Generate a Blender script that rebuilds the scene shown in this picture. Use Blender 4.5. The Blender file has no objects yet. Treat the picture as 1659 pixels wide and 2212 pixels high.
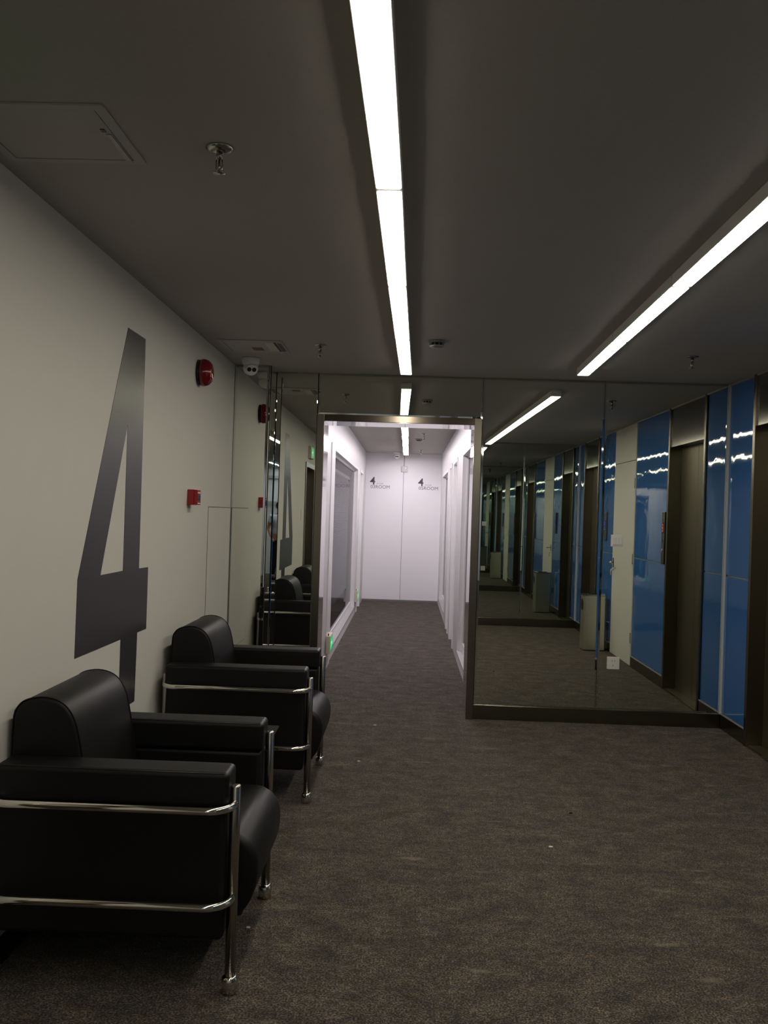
import bpy, bmesh, math, random
from mathutils import Vector, Matrix
random.seed(4)
PI = math.pi
sc = bpy.context.scene
COL = sc.collection

# ------------------------------------------------------------------ camera
CAM_H = 1.5443
FOC = 2000.0                       # focal length in pixels of the 1659 x 2212 frame
yaw, pitch, roll = 0.02625, 0.001195, 0.032115
fw = Vector((-math.sin(yaw) * math.cos(pitch), math.cos(yaw) * math.cos(pitch), math.sin(pitch)))
r0 = Vector((math.cos(yaw), math.sin(yaw), 0)); u0 = r0.cross(fw)
rt = r0 * math.cos(roll) + u0 * math.sin(roll)
up = -r0 * math.sin(roll) + u0 * math.cos(roll)
cam_data = bpy.data.cameras.new('camera')
cam = bpy.data.objects.new('camera', cam_data); COL.objects.link(cam)
cam_data.sensor_fit = 'VERTICAL'; cam_data.sensor_height = 24.0
cam_data.lens = FOC / 2212.0 * 24.0
cam_data.clip_start = 0.02; cam_data.clip_end = 200
m = Matrix((rt, up, -fw)).transposed().to_4x4(); m.translation = Vector((0, 0, CAM_H))
cam.matrix_world = m
sc.camera = cam

# ------------------------------------------------------------------ world, light levels, exposure
world = bpy.data.worlds.new('world'); sc.world = world; world.use_nodes = True
world.node_tree.nodes['Background'].inputs[0].default_value = (0.010, 0.011, 0.013, 1)
world.node_tree.nodes['Background'].inputs[1].default_value = 1.0
sc.view_settings.view_transform = 'Standard'
sc.view_settings.look = 'None'
sc.view_settings.gamma = 1.0
sc.view_settings.use_curve_mapping = False
sc.view_settings.exposure = 0.0
LOBBY_TUBE = (1.0, 0.925, 0.78); LOBBY_POWER = 24.5       # emission of the lobby diffusers
HALL_TUBE = (1.0, 0.905, 0.955); HALL_POWER = 55.0         # corridor diffusers: newer, brighter tubes
REAR_TUBE = (0.86, 0.93, 1.0); REAR_POWER = 30.0         # lamps of the bright area behind the camera
sc.cycles.max_bounces = 12
sc.cycles.glossy_bounces = 9
sc.cycles.diffuse_bounces = 4
sc.cycles.transmission_bounces = 8
sc.cycles.caustics_reflective = True
sc.cycles.sample_clamp_indirect = 6.0

# ------------------------------------------------------------------ materials
def mat(name, color, rough=0.5, metal=0.0, spec=0.5, emit=None, power=0, trans=0, coat=0, ior=1.45):
    m = bpy.data.materials.new(name); m.use_nodes = True
    b = m.node_tree.nodes['Principled BSDF']
    b.inputs['Base Color'].default_value = (*color, 1)
    b.inputs['Roughness'].default_value = rough
    b.inputs['Metallic'].default_value = metal
    b.inputs['Specular IOR Level'].default_value = spec
    b.inputs['Transmission Weight'].default_value = trans
    b.inputs['Coat Weight'].default_value = coat
    b.inputs['IOR'].default_value = ior
    if emit:
        b.inputs['Emission Color'].default_value = (*emit, 1)
        b.inputs['Emission Strength'].default_value = power
    return m

def add_noise(m, scale, amount, detail=4, stretch=(1, 1, 1), dist=0.001, bump=0.0, lo=0.35, hi=0.65, rough=None):
    """mottles the base colour by +-amount and adds a bump"""
    nt = m.node_tree; b = nt.nodes['Principled BSDF']
    tc = nt.nodes.new('ShaderNodeTexCoord'); mp = nt.nodes.new('ShaderNodeMapping')
    mp.inputs['Scale'].default_value = stretch
    nt.links.new(tc.outputs['Object'], mp.inputs['Vector'])
    n = nt.nodes.new('ShaderNodeTexNoise'); n.inputs['Scale'].default_value = scale; n.inputs['Detail'].default_value = detail
    nt.links.new(mp.outputs['Vector'], n.inputs['Vector'])
    if amount:
        c = b.inputs['Base Color'].default_value[:]
        rp = nt.nodes.new('ShaderNodeValToRGB')
        rp.color_ramp.elements[0].position = lo; rp.color_ramp.elements[1].position = hi
        rp.color_ramp.elements[0].color = (*[v * (1 - amount) for v in c[:3]], 1)
        rp.color_ramp.elements[1].color = (*[v * (1 + amount) for v in c[:3]], 1)
        nt.links.new(n.outputs['Fac'], rp.inputs['Fac']); nt.links.new(rp.outputs['Color'], b.inputs['Base Color'])
    if bump:
        bp = nt.nodes.new('ShaderNodeBump'); bp.inputs['Strength'].default_value = bump; bp.inputs['Distance'].default_value = dist
        nt.links.new(n.outputs['Fac'], bp.inputs['Height']); nt.links.new(bp.outputs['Normal'], b.inputs['Normal'])
    return m

M = {}
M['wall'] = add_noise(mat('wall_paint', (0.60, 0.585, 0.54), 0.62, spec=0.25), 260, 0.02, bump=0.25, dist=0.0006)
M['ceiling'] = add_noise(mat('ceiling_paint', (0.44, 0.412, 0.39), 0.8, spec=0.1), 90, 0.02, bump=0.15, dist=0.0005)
M['hall_wall'] = add_noise(mat('hall_panel', (0.64, 0.63, 0.635), 0.42, spec=0.35), 120, 0.01, bump=0.05, dist=0.0004)
M['end_panel'] = mat('end_panel', (0.90, 0.89, 0.91), 0.42, spec=0.35)
M['hatch_ceiling'] = mat('hatch_ceiling', (0.46, 0.44, 0.425), 0.6, spec=0.2)
M['white_frame'] = mat('white_frame', (0.80, 0.79, 0.79), 0.3)
M['white_door'] = mat('white_door', (0.60, 0.60, 0.545), 0.5, spec=0.3)
M['gap'] = mat('dark_gap', (0.02, 0.02, 0.02), 0.9)
M['hatch_white'] = mat('hatch_white', (0.60, 0.585, 0.54), 0.5, spec=0.3)
M['decal'] = mat('vinyl_grey', (0.038, 0.036, 0.038), 0.33, spec=0.5)
M['decal_light'] = mat('vinyl_light_grey', (0.42, 0.41, 0.44), 0.5)
M['decal_small'] = mat('vinyl_text', (0.085, 0.07, 0.10), 0.5)
M['decal_mid'] = mat('vinyl_text_mid', (0.20, 0.18, 0.22), 0.5)
M['leather'] = add_noise(mat('black_leather', (0.0042, 0.0038, 0.0042), 0.48, spec=0.34), 220, 0.15, detail=3, bump=0.25, dist=0.0008)
M['chrome'] = mat('chrome', (0.72, 0.69, 0.64), 0.10, metal=1)
M['chrome_dull'] = mat('chrome_dull', (0.42, 0.40, 0.36), 0.22, metal=1)
M['steel'] = add_noise(mat('brushed_steel', (0.24, 0.215, 0.175), 0.26, metal=1), 3, 0.05, detail=1, stretch=(1, 1, 0.4))
M['steel_lintel'] = add_noise(mat('mirror_steel', (0.33, 0.32, 0.28), 0.13, metal=1), 3.0, 0, detail=1.5, bump=0.12, dist=0.004)
M['steel_header'] = mat('steel_header', (0.20, 0.17, 0.135), 0.14, metal=1)
M['steel_bright'] = mat('polished_steel', (0.78, 0.76, 0.76), 0.05, metal=1)
M['steel_door'] = add_noise(mat('bronze_steel', (0.165, 0.145, 0.098), 0.40, metal=0.85), 8, 0.05, stretch=(1, 1, 40), bump=0.02, dist=0.0005)
M['skirt'] = mat('skirting_steel', (0.20, 0.185, 0.15), 0.24, metal=1)
M['mirror'] = add_noise(mat('mirror_silver', (0.82, 0.845, 0.775), 0.0, metal=1), 1.3, 0, detail=1, bump=0.05, dist=0.0035)
M['mirror_dark'] = add_noise(mat('mirror_silver_aged', (0.64, 0.70, 0.64), 0.0, metal=1), 1.1, 0, detail=1, bump=0.05, dist=0.004)
M['mirror_edge'] = mat('mirror_edge', (0.70, 0.74, 0.72), 0.02, metal=1)
M['blue'] = add_noise(mat('blue_glass', (0.035, 0.150, 0.44), 0.035, spec=0.5, coat=0.3), 4.2, 0, detail=2.0, bump=0.35, dist=0.006)
M['grout'] = mat('pale_joint', (0.55, 0.58, 0.58), 0.6)
M['glass'] = mat('window_glass', (0.62, 0.65, 0.67), 0.0, trans=1.0, ior=1.02)
M['table'] = mat('smoked_glass', (0.045, 0.040, 0.036), 0.32)
M['black_glass'] = mat('black_glass', (0.012, 0.012, 0.013), 0.12, spec=0.6)
M['blind'] = mat('blind_slat', (0.15, 0.155, 0.16), 0.5)
M['red'] = mat('red_plastic', (0.29, 0.010, 0.012), 0.16, spec=0.6)
M['dark_red'] = mat('dark_red_plastic', (0.17, 0.004, 0.008), 0.12, spec=0.7)
M['navy'] = mat('navy_print', (0.02, 0.025, 0.09), 0.4)
M['plastic'] = mat('white_plastic', (0.72, 0.71, 0.68), 0.4)
M['cream'] = mat('cream_plastic', (0.62, 0.55, 0.42), 0.45)
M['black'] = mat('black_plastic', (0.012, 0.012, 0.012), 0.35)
M['grey'] = mat('grey_plastic', (0.20, 0.20, 0.20), 0.5)
M['brown'] = mat('brown_print', (0.16, 0.09, 0.07), 0.6)
M['alu'] = mat('matt_aluminium', (0.42, 0.41, 0.41), 0.45, metal=0.5)
M['clear'] = mat('clear_plastic', (0.80, 0.79, 0.76), 0.15, trans=0.6)
M['exit'] = mat('exit_green', (0.0, 0.3, 0.10), 0.4, emit=(0.01, 0.55, 0.16), power=0.55)
M['exit_white'] = mat('exit_white', (0.5, 0.8, 0.6), 0.4, emit=(0.30, 1.0, 0.55), power=0.9)
M['led_red'] = mat('led_red', (0.4, 0.02, 0.01), 0.4, emit=(1, 0.06, 0.02), power=0.7)
M['led_blue'] = mat('led_blue', (0.05, 0.02, 0.5), 0.4, emit=(0.12, 0.05, 1.0), power=0.8)
M['tube_lobby'] = mat('lit_diffuser_lobby', (0.8, 0.8, 0.8), 0.5, emit=LOBBY_TUBE, power=LOBBY_POWER)
M['tube_hall'] = mat('lit_diffuser_corridor', (0.8, 0.8, 0.8), 0.5, emit=HALL_TUBE, power=HALL_POWER)
M['tube_rear'] = mat('lit_diffuser_rear', (0.8, 0.8, 0.8), 0.5, emit=REAR_TUBE, power=REAR_POWER)
M['skin'] = mat('skin', (0.42, 0.19, 0.11), 0.55)
M['hair'] = mat('hair', (0.012, 0.009, 0.008), 0.6)
M['shirt'] = mat('white_cotton', (0.62, 0.64, 0.70), 0.8)
M['trousers'] = mat('black_cotton', (0.012, 0.012, 0.014), 0.85)
M['shoe'] = mat('shoe_leather', (0.03, 0.02, 0.018), 0.4)
M['yellow'] = mat('yellow_paint', (0.60, 0.40, 0.05), 0.5)
M['paper'] = mat('paper', (0.6, 0.58, 0.52), 0.8)

# carpet: short needled pile, mottled grey brown with pale scuffs and dust
cp = mat('needled_carpet', (0.1, 0.1, 0.1), 0.95, spec=0.05)
nt = cp.node_tree; bs = nt.nodes['Principled BSDF']
tc = nt.nodes.new('ShaderNodeTexCoord')
def noise(scale, detail, stretch=(1, 1, 1), rot=0):
    mp = nt.nodes.new('ShaderNodeMapping'); mp.inputs['Scale'].default_value = stretch; mp.inputs['Rotation'].default_value = (0, 0, rot)
    n = nt.nodes.new('ShaderNodeTexNoise'); n.inputs['Scale'].default_value = scale; n.inputs['Detail'].default_value = detail
    nt.links.new(tc.outputs['Object'], mp.inputs['Vector']); nt.links.new(mp.outputs['Vector'], n.inputs['Vector'])
    return n
def ramp(src, stops):
    r = nt.nodes.new('ShaderNodeValToRGB'); e = r.color_ramp.elements
    e[0].position, e[0].color = stops[0][0], (*stops[0][1], 1); e[1].position, e[1].color = stops[-1][0], (*stops[-1][1], 1)
    for p, c in stops[1:-1]:
        q = e.new(p); q.color = (*c, 1)
    nt.links.new(src.outputs['Fac'], r.inputs['Fac']); return r
def mix(a, b, fac, mode='MIX'):
    x = nt.nodes.new('ShaderNodeMix'); x.data_type = 'RGBA'; x.blend_type = mode
    if isinstance(fac, float): x.inputs[0].default_value = fac
    else: nt.links.new(fac, x.inputs[0])
    nt.links.new(a, x.inputs[6]); nt.links.new(b, x.inputs[7]); return x.outputs[2]
pile = ramp(noise(150, 7, (1, 1, 1)), [(0.38, (0.016, 0.014, 0.011)), (0.5, (0.058, 0.052, 0.045)), (0.62, (0.150, 0.134, 0.113))])
hue = ramp(noise(22, 4), [(0.38, (0.96, 0.98, 1.06)), (0.62, (1.07, 1.0, 0.92))])
patch = ramp(noise(7, 8, (1, 1.3, 1)), [(0.34, (0.62, 0.63, 0.63)), (0.66, (1.24, 1.20, 1.12))])
c1 = mix(pile.outputs['Color'], hue.outputs['Color'], 1.0, 'MULTIPLY')
c2 = mix(c1, patch.outputs['Color'], 1.0, 'MULTIPLY')
mid = ramp(noise(38, 6), [(0.36, (0.66, 0.67, 0.67)), (0.64, (1.34, 1.32, 1.28))])
c2 = mix(c2, mid.outputs['Color'], 1.0, 'MULTIPLY')
sc1 = ramp(noise(4.5, 8, (1, 3.2, 1), 0.5), [(0.63, (0, 0, 0)), (0.78, (0.5, 0.5, 0.5))])
scuff = nt.nodes.new('ShaderNodeRGB'); scuff.outputs[0].default_value = (0.30, 0.26, 0.19, 1)
c3 = mix(c2, scuff.outputs[0], sc1.outputs['Color'])
nt.links.new(c3, bs.inputs['Base Color'])
bs.inputs['Sheen Weight'].default_value = 0.10; bs.inputs['Sheen Roughness'].default_value = 0.6; bs.inputs['Sheen Tint'].default_value = (0.85, 0.80, 0.76, 1)
bn = noise(500, 4); bp = nt.nodes.new('ShaderNodeBump'); bp.inputs['Strength'].default_value = 0.7; bp.inputs['Distance'].default_value = 0.002
nt.links.new(bn.outputs['Fac'], bp.inputs['Height']); nt.links.new(bp.outputs['Normal'], bs.inputs['Normal'])
M['carpet'] = cp

# ------------------------------------------------------------------ mesh helpers
def new_bm(): return bmesh.new()

def box(bm, x0, x1, y0, y1, z0, z1, bev=0.0, seg=2, smooth=False):
    r = bmesh.ops.create_cube(bm, size=1.0)
    for v in r['verts']:
        v.co = Vector((x0 + (v.co.x + .5) * (x1 - x0), y0 + (v.co.y + .5) * (y1 - y0), z0 + (v.co.z + .5) * (z1 - z0)))
    if bev > 0:
        es = list({e for v in r['verts'] for e in v.link_edges})
        g = bmesh.ops.bevel(bm, geom=es, offset=bev, segments=seg, profile=0.5, affect='EDGES')
        if smooth or seg > 2:
            for f in g['faces']: f.smooth = True
    return bm

def cyl(bm, p0, p1, r0_, r1_=None, seg=20, smooth=True):
    p0, p1 = Vector(p0), Vector(p1); r1_ = r0_ if r1_ is None else r1_
    d = p1 - p0
    rot = d.to_track_quat('Z', 'Y').to_matrix().to_4x4()
    mt = Matrix.Translation((p0 + p1) / 2) @ rot
    g = bmesh.ops.create_cone(bm, cap_ends=True, segments=seg, radius1=r0_, radius2=r1_, depth=d.length, matrix=mt)
    for v in g['verts']:
        for f in v.link_faces:
            if len(f.verts) == 4: f.smooth = smooth
    return bm

def lathe(bm, prof, origin=(0, 0, 0), axis='Z', seg=28):
    """prof: (radius, height) list; revolved round the axis through origin"""
    o = Vector(origin); rings = []
    for r, h_ in prof:
        ring = []
        for k in range(seg):
            a = 2 * PI * k / seg; c, s = r * math.cos(a), r * math.sin(a)
            p = {'Z': (c, s, h_), 'X': (h_, c, s), 'Y': (c, h_, s)}[axis]
            ring.append(bm.verts.new(o + Vector(p)))
        rings.append(ring)
    for a, b in zip(rings, rings[1:]):
        for k in range(seg):
            f = bm.faces.new((a[k], a[(k + 1) % seg], b[(k + 1) % seg], b[k])); f.smooth = True
    bm.faces.new(rings[0]); bm.faces.new(rings[-1])
    bmesh.ops.recalc_face_normals(bm, faces=bm.faces[:])
    return bm

def tube(bm, pts, r, seg=12):
    pts = [Vector(p) for p in pts]; rings = []
    prev = None
    for i, p in enumerate(pts):
        t = (pts[min(i + 1, len(pts) - 1)] - pts[max(i - 1, 0)]).normalized()
        if prev is None:
            n = t.cross(Vector((0, 0, 1)))
            if n.length < 1e-3: n = t.cross(Vector((1, 0, 0)))
            n.normalize()
        else:
            n = (prev - t * prev.dot(t)).normalized()
        b = t.cross(n); prev = n
        rings.append([bm.verts.new(p + r * (math.cos(2 * PI * k / seg) * n + math.sin(2 * PI * k / seg) * b)) for k in range(seg)])
    for a, b in zip(rings, rings[1:]):
        for k in range(seg):
            f = bm.faces.new((a[k], a[(k + 1) % seg], b[(k + 1) % seg], b[k])); f.smooth = True
    bm.faces.new(rings[0][::-1]); bm.faces.new(rings[-1])
    bmesh.ops.recalc_face_normals(bm, faces=bm.faces[:])
    return bm

def arc(c, a, b, n=8):
    """quarter bend about centre c from c+a to c+b"""
    c, a, b = Vector(c), Vector(a), Vector(b)
    return [c + a * math.cos(t) + b * math.sin(t) for t in [PI / 2 * k / n for k in range(n + 1)]]

def prism(bm, poly, a0, a1, plane='YZ', bev=0.0, seg=3):
    """poly in the given plane, extruded along the remaining axis from a0 to a1"""
    def P(u, v, a): return {'YZ': (a, u, v), 'XZ': (u, a, v), 'XY': (u, v, a)}[plane]
    lo = [bm.verts.new(P(u, v, a0)) for u, v in poly]; hi = [bm.verts.new(P(u, v, a1)) for u, v in poly]
    n = len(poly); fs = [bm.faces.new(lo), bm.faces.new(hi)]
    for k in range(n):
        f = bm.faces.new((lo[k], lo[(k + 1) % n], hi[(k + 1) % n], hi[k])); fs.append(f)
    bmesh.ops.recalc_face_normals(bm, faces=fs)
    if bev:
        es = list(fs[0].edges) + list(fs[1].edges)
        g = bmesh.ops.bevel(bm, geom=es, offset=bev, segments=seg, profile=0.5, affect='EDGES')
    return bm

def smooth_curve(pts, n=6, closed=True):
    """Catmull-Rom through 2-D points"""
    out = []; L = len(pts)
    for i in range(L if closed else L - 1):
        p0, p1, p2, p3 = [Vector(pts[(i + k) % L]) if closed else Vector(pts[max(0, min(L - 1, i + k))]) for k in (-1, 0, 1, 2)]
        for k in range(n):
            t = k / n
            out.append(tuple(0.5 * ((2 * p1) + (-p0 + p2) * t + (2 * p0 - 5 * p1 + 4 * p2 - p3) * t * t + (-p0 + 3 * p1 - 3 * p2 + p3) * t ** 3)))
    if not closed: out.append(tuple(pts[-1]))
    return out

def obj(name, bm, m, parent=None, label=None, loc=None):
    me = bpy.data.meshes.new(name); bm.to_mesh(me); bm.free()
    o = bpy.data.objects.new(name, me); COL.objects.link(o)
    if m is not None: me.materials.append(M[m] if isinstance(m, str) else m)
    if parent: o.parent = parent
    if label: o['label'] = label
    if loc: o.location = loc
    return o

def boxo(name, dims, m, parent=None, bev=0.0, seg=2, label=None):
    return obj(name, box(new_bm(), *dims, bev=bev, seg=seg), m, parent, label)

def thing(name, label, cat, loc=(0, 0, 0), group=None, rz=0):
    o = bpy.data.objects.new(name, None); COL.objects.link(o); o.empty_display_size = 0.1
    o.location = loc; o.rotation_euler = (0, 0, rz); o['label'] = label; o['category'] = cat
    if group: o['group'] = group
    return o

def tag(o, label, cat, group=None):
    o['label'] = label; o['category'] = cat
    if group: o['group'] = group
    return o

def struct(name, dims, m, label=None, bev=0):
    o = boxo(name, dims, m, bev=bev); o['kind'] = 'structure'
    if label: o['label'] = label
    return o

def sempty(name, label=None):
    o = bpy.data.objects.new(name, None); COL.objects.link(o); o.empty_display_size = 0.1; o['kind'] = 'structure'
    if label: o['label'] = label
    return o

def sep_origin(root, loc):
    """put an Empty's origin at loc while its children keep world-space meshes"""
    root.location = loc
    for c in root.children: c.matrix_parent_inverse = Matrix.Translation(-Vector(loc))

# ------------------------------------------------------------------ dimensions
XL, XR = -1.308, 2.410           # lobby side walls
H = 2.60
D = 7.074                        # plane of the far mirror wall
YB = 0.95                        # plane of the mirror wall facing it
YREAR = -8.2
HX0, HX1 = -0.77, 0.56           # corridor walls
YEND = 16.27
OX0, OX1, OZ = -0.716, 0.538, 2.285   # outer edge of the steel opening frame
SK = 0.108                       # skirting height

# ------------------------------------------------------------------ shell
fl = struct('floor', (-3.6, 3.4, YREAR - 0.3, YEND + 0.3, -0.10, 0.0), 'carpet', 'dark grey brown needled carpet, mottled and scuffed')
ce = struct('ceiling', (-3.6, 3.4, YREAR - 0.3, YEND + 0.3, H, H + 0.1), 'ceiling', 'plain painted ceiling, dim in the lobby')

# lobby left wall with a service door opening near the camera
bm = new_bm()
box(bm, XL - 0.15, XL, YREAR, 1.50, 0, H)
box(bm, XL - 0.15, XL, 2.56, D + 0.3, 0, H)
box(bm, XL - 0.15, XL, 1.50, 2.56, 2.16, H)
o = obj('wall_left', bm, 'wall'); o['kind'] = 'structure'; o['label'] = 'off white painted lobby wall with the big number'

# wall the far mirrors hang on, with the corridor opening
bm = new_bm()
box(bm, XL, OX0, D + 0.014, D + 0.325, 0, H)
box(bm, OX1, XR + 0.2, D + 0.014, D + 0.325, 0, H)
box(bm, OX0, OX1, D + 0.014, D + 0.325, OZ, H)
box(bm, XL, -1.054, 6.794, D + 0.014, 0, H)                # boxed-out duct in the left corner
o = obj('wall_far', bm, 'gap'); o['kind'] = 'structure'

# rear part of the building, seen only in the mirrors
struct('wall_rear', (-3.4, 3.2, YREAR - 0.15, YREAR, 0, H), 'hall_wall', 'pale wall at the bright rear end of the lobby')
struct('wall_rear_right', (XR + 0.18, XR + 0.3, YREAR, YB - 0.12, 0, H), 'wall')
o = struct('wall_back', (0.85, XR + 0.2, YB - 0.13, YB - 0.014, 0, H), 'wall', 'short return wall carrying the second mirror')

# ------------------------------------------------------------------ lobby right wall: blue glass, lifts, white door
segs_blue = [(6.565, 7.071, 'a'), (4.250, 5.475, 'b'), (2.345, 3.225, 'c'), (YB + 0.003, 1.365, 'd')]
lifts = [(5.485, 6.555), (1.375, 2.335)]
DOORY = (3.235, 4.240)
wr = bpy.data.objects.new('wall_right', None); COL.objects.link(wr); wr['kind'] = 'structure'
wr['label'] = 'lobby wall clad in glossy blue glass panels between two lift doors'
bm = new_bm()
for y0, y1, _ in segs_blue: box(bm, XR + 0.016, XR + 0.18, y0 - 0.01, y1 + 0.01, 0, H)
box(bm, XR + 0.016, XR + 0.18, DOORY[0] - 0.01, DOORY[1] + 0.01, 0, H)
for y0, y1 in lifts: box(bm, XR + 0.016, XR + 0.18, y0 + 0.01, y1 - 0.01, 2.25, H)
box(bm, XR + 0.18, XR + 0.30, YB - 0.13, D + 0.3, 0, H)
obj('backing', bm, 'grout', wr)
for y0, y1, k in segs_blue:
    for z0, z1 in ((SK + 0.012, 1.150), (1.162, H - 0.012)):
        pn = obj('glass_panel', box(new_bm(), XR, XR + 0.014, y0 + 0.006, y1 - 0.006, z0, z1, bev=0.002), 'blue', wr)
    boxo('skirting', (XR - 0.010, XR + 0.014, y0, y1, 0, SK), 'skirt', wr, bev=0.002)
    boxo('skirting_cap', (XR - 0.012, XR + 0.014, y0, y1, SK, SK + 0.007), 'alu', wr)
# pale shadow-gap bead under the ceiling and in the two corners
boxo('corner_bead', (XR - 0.014, XR + 0.002, D - 0.016, D - 0.002, SK, H), 'grout', wr)
boxo('corner_bead', (XR - 0.014, XR + 0.002, YB + 0.002, YB + 0.016, SK, H), 'grout', wr)
boxo('ceiling_bead', (XR - 0.012, XR + 0.004, YB, D, H - 0.014, H - 0.001), 'alu', wr)

def lift(n, y0, y1):
    t = sempty('door_%d' % n, 'dark bronze steel lift door in a steel surround')
    bm = new_bm()
    for a, b in ((y0, y0 + 0.042), (y1 - 0.042, y1)): box(bm, XR - 0.016, XR + 0.135, a, b, 0, H - 0.002, bev=0.002)
    obj('jamb', bm, 'steel', t)
    boxo('lintel', (XR - 0.004, XR + 0.135, y0 + 0.042, y1 - 0.042, 2.235, H - 0.002), 'steel_lintel', t, bev=0.002)
    mid = (y0 + y1) / 2
    for a, b in ((y0 + 0.042, mid - 0.002), (mid + 0.002, y1 - 0.042)):
        boxo('door_leaf', (XR + 0.10, XR + 0.13, a, b, 0.012, 2.235), 'steel_door', t, bev=0.002)
    boxo('sill', (XR + 0.005, XR + 0.135, y0 + 0.042, y1 - 0.042, 0.0, 0.010), 'steel_door', t)
    boxo('sill_trim', (XR - 0.012, XR + 0.005, y0 + 0.042, y1 - 0.042, 0.0, 0.010), 'chrome_dull', t)
lift(1, *lifts[0]); lift(2, *lifts[1])

t = sempty('door_3', 'white service door between blue glass panels')
y0, y1 = DOORY
boxo('door_leaf', (XR - 0.006, XR + 0.015, y0 + 0.02, y1 - 0.02, 0.006, 2.195), 'white_door', t, bev=0.002)
boxo('transom_panel', (XR - 0.006, XR + 0.015, y0 + 0.004, y1 - 0.004, 2.201, H - 0.002), 'white_door', t, bev=0.002)
bm = new_bm()
box(bm, XR - 0.004, XR + 0.014, y0, y0 + 0.018, 0, 2.2); box(bm, XR - 0.004, XR + 0.014, y1 - 0.018, y1, 0, 2.2)
obj('door_frame', bm, 'white_door', t)
for z in (0.30, 1.14, 1.95): boxo('hinge', (XR - 0.014, XR - 0.002, y1 - 0.032, y1 - 0.016, z - 0.055, z + 0.055), 'alu', t, bev=0.002)
bm = new_bm(); cyl(bm, (XR - 0.006, y0 + 0.075, 1.06), (XR - 0.05, y0 + 0.075, 1.06), 0.011)
tube(bm, [(XR - 0.05, y0 + 0.075, 1.06), (XR - 0.058, y0 + 0.085, 1.058), (XR - 0.060, y0 + 0.12, 1.055), (XR - 0.058, y0 + 0.20, 1.052)], 0.009)
hd = obj('handle', bm, 'chrome_dull', t)
boxo('handle_plate', (XR - 0.012, XR - 0.005, y0 + 0.052, y0 + 0.098, 1.00, 1.11), 'chrome_dull', hd, bev=0.003)
bm = new_bm(); cyl(bm, (XR - 0.006, y0 + 0.075, 0.975), (XR - 0.03, y0 + 0.075, 0.975), 0.010); tube(bm, [(XR - 0.032, y0 + 0.075, 0.975), (XR - 0.036, y0 + 0.075, 0.955), (XR - 0.036, y0 + 0.078, 0.91)], 0.006)
obj('key', bm, 'cream', hd)

# call plates
def call_plate(y, z0, z1, lit, label):
    t = thing('lift_call_plate', label, 'call panel', (XR, y, z0), group=None)
    h = z1 - z0
    boxo('plate', (-0.022, -0.0005, -0.045, 0.045, 0, h), 'steel', t, bev=0.004)
    boxo('display', (-0.0245, -0.0215, -0.028, 0.028, h - 0.20, h - 0.10), 'black_glass', t)
    bm = new_bm()
    for z in (h - 0.185, h - 0.155, h - 0.125): box(bm, -0.0260, -0.0240, -0.012, 0.012, z, z + 0.010)
    box(bm, -0.0260, -0.0240, 0.010, 0.014, h - 0.185, h - 0.115)
    obj('display_digit', bm, lit, t)
    bm = new_bm(); lathe(bm, [(0.016, -0.0215), (0.016, -0.026), (0.013, -0.028)], (0, 0, 0.13), 'X')
    obj('button', bm, 'chrome', t)
    boxo('keyhole', (-0.0245, -0.0215, -0.006, 0.006, 0.20, 0.235), 'black', t)
call_plate(5.405, 1.150, 1.640, 'led_red', 'tall steel lift call plate with red display beside the nearer lift')
call_plate(2.850, 1.300, 1.640, 'led_blue', 'short steel lift call plate with violet display beyond the white door, seen in the mirror')

# ------------------------------------------------------------------ mirrors
def mirror(x0, x1, z0, z1, y, label, facing=-1, group=None, bevw=0.014):
    """a silvered panel with a bevelled rim; facing -1 looks towards the camera"""
    cx, cz = (x0 + x1) / 2, z0
    t = thing('mirror_panel', label, 'mirror', (cx, y, cz), group)
    w, h = (x1 - x0) / 2 - 0.0012, z1 - z0 - 0.002
    s = facing
    bm = new_bm()
    f0 = [(-w, 0.001), (w, 0.001), (w, h), (-w, h)]
    f1 = [(-w + bevw, bevw), (w - bevw, bevw), (w - bevw, h - bevw), (-w + bevw, h - bevw)]
    bk = [bm.verts.new((a, -s * 0.011, b)) for a, b in f0]; fr = [bm.verts.new((a, 0, b)) for a, b in f0]; inn = [bm.verts.new((a, s * 0.0012, b)) for a, b in f1]
    bm.faces.new(bk)
    for k in range(4):
        bm.faces.new((bk[k], bk[(k + 1) % 4], fr[(k + 1) % 4], fr[k])); bm.faces.new((fr[k], fr[(k + 1) % 4], inn[(k + 1) % 4], inn[k]))
    bmesh.ops.recalc_face_normals(bm, faces=bm.faces[:])
    obj('bevelled_rim', bm, 'mirror_edge', t)
    bm = new_bm()
    box(bm, f1[0][0], f1[1][0], min(s * 0.0002, s * 0.0014), max(s * 0.0002, s * 0.0014), f1[0][1], f1[2][1])
    obj('mirror_face', bm, 'mirror' if facing < 0 else 'mirror_dark', t)
    return t
ZT = H
mirror(-1.0385, OX0 - 0.004, SK, ZT, D, 'narrow tall wall mirror left of the corridor opening, behind the far armchair', bevw=0.004)
mirror(OX0, OX1 + 0.004, OZ, ZT, D, 'low wide wall mirror above the steel corridor frame')
mirror(OX1 + 0.004, 1.468, SK, ZT, D, 'tall wall mirror right of the corridor opening, reflecting the bin')
mirror(1.468, XR - 0.014, SK, ZT, D, 'tall wall mirror in the right corner carrying the switch and the socket')
mirror(XL + 0.003, -1.054, SK, ZT, 6.780, 'narrow wall mirror on the boxed out duct in the left corner')
mirror(0.852, 1.630, SK, ZT, YB, 'left mirror of the return wall, seen only by reflection', facing=1)
mirror(1.630, XR - 0.014, SK, ZT, YB, 'right mirror of the return wall, nearest the bin, seen only by reflection', facing=1)
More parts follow.
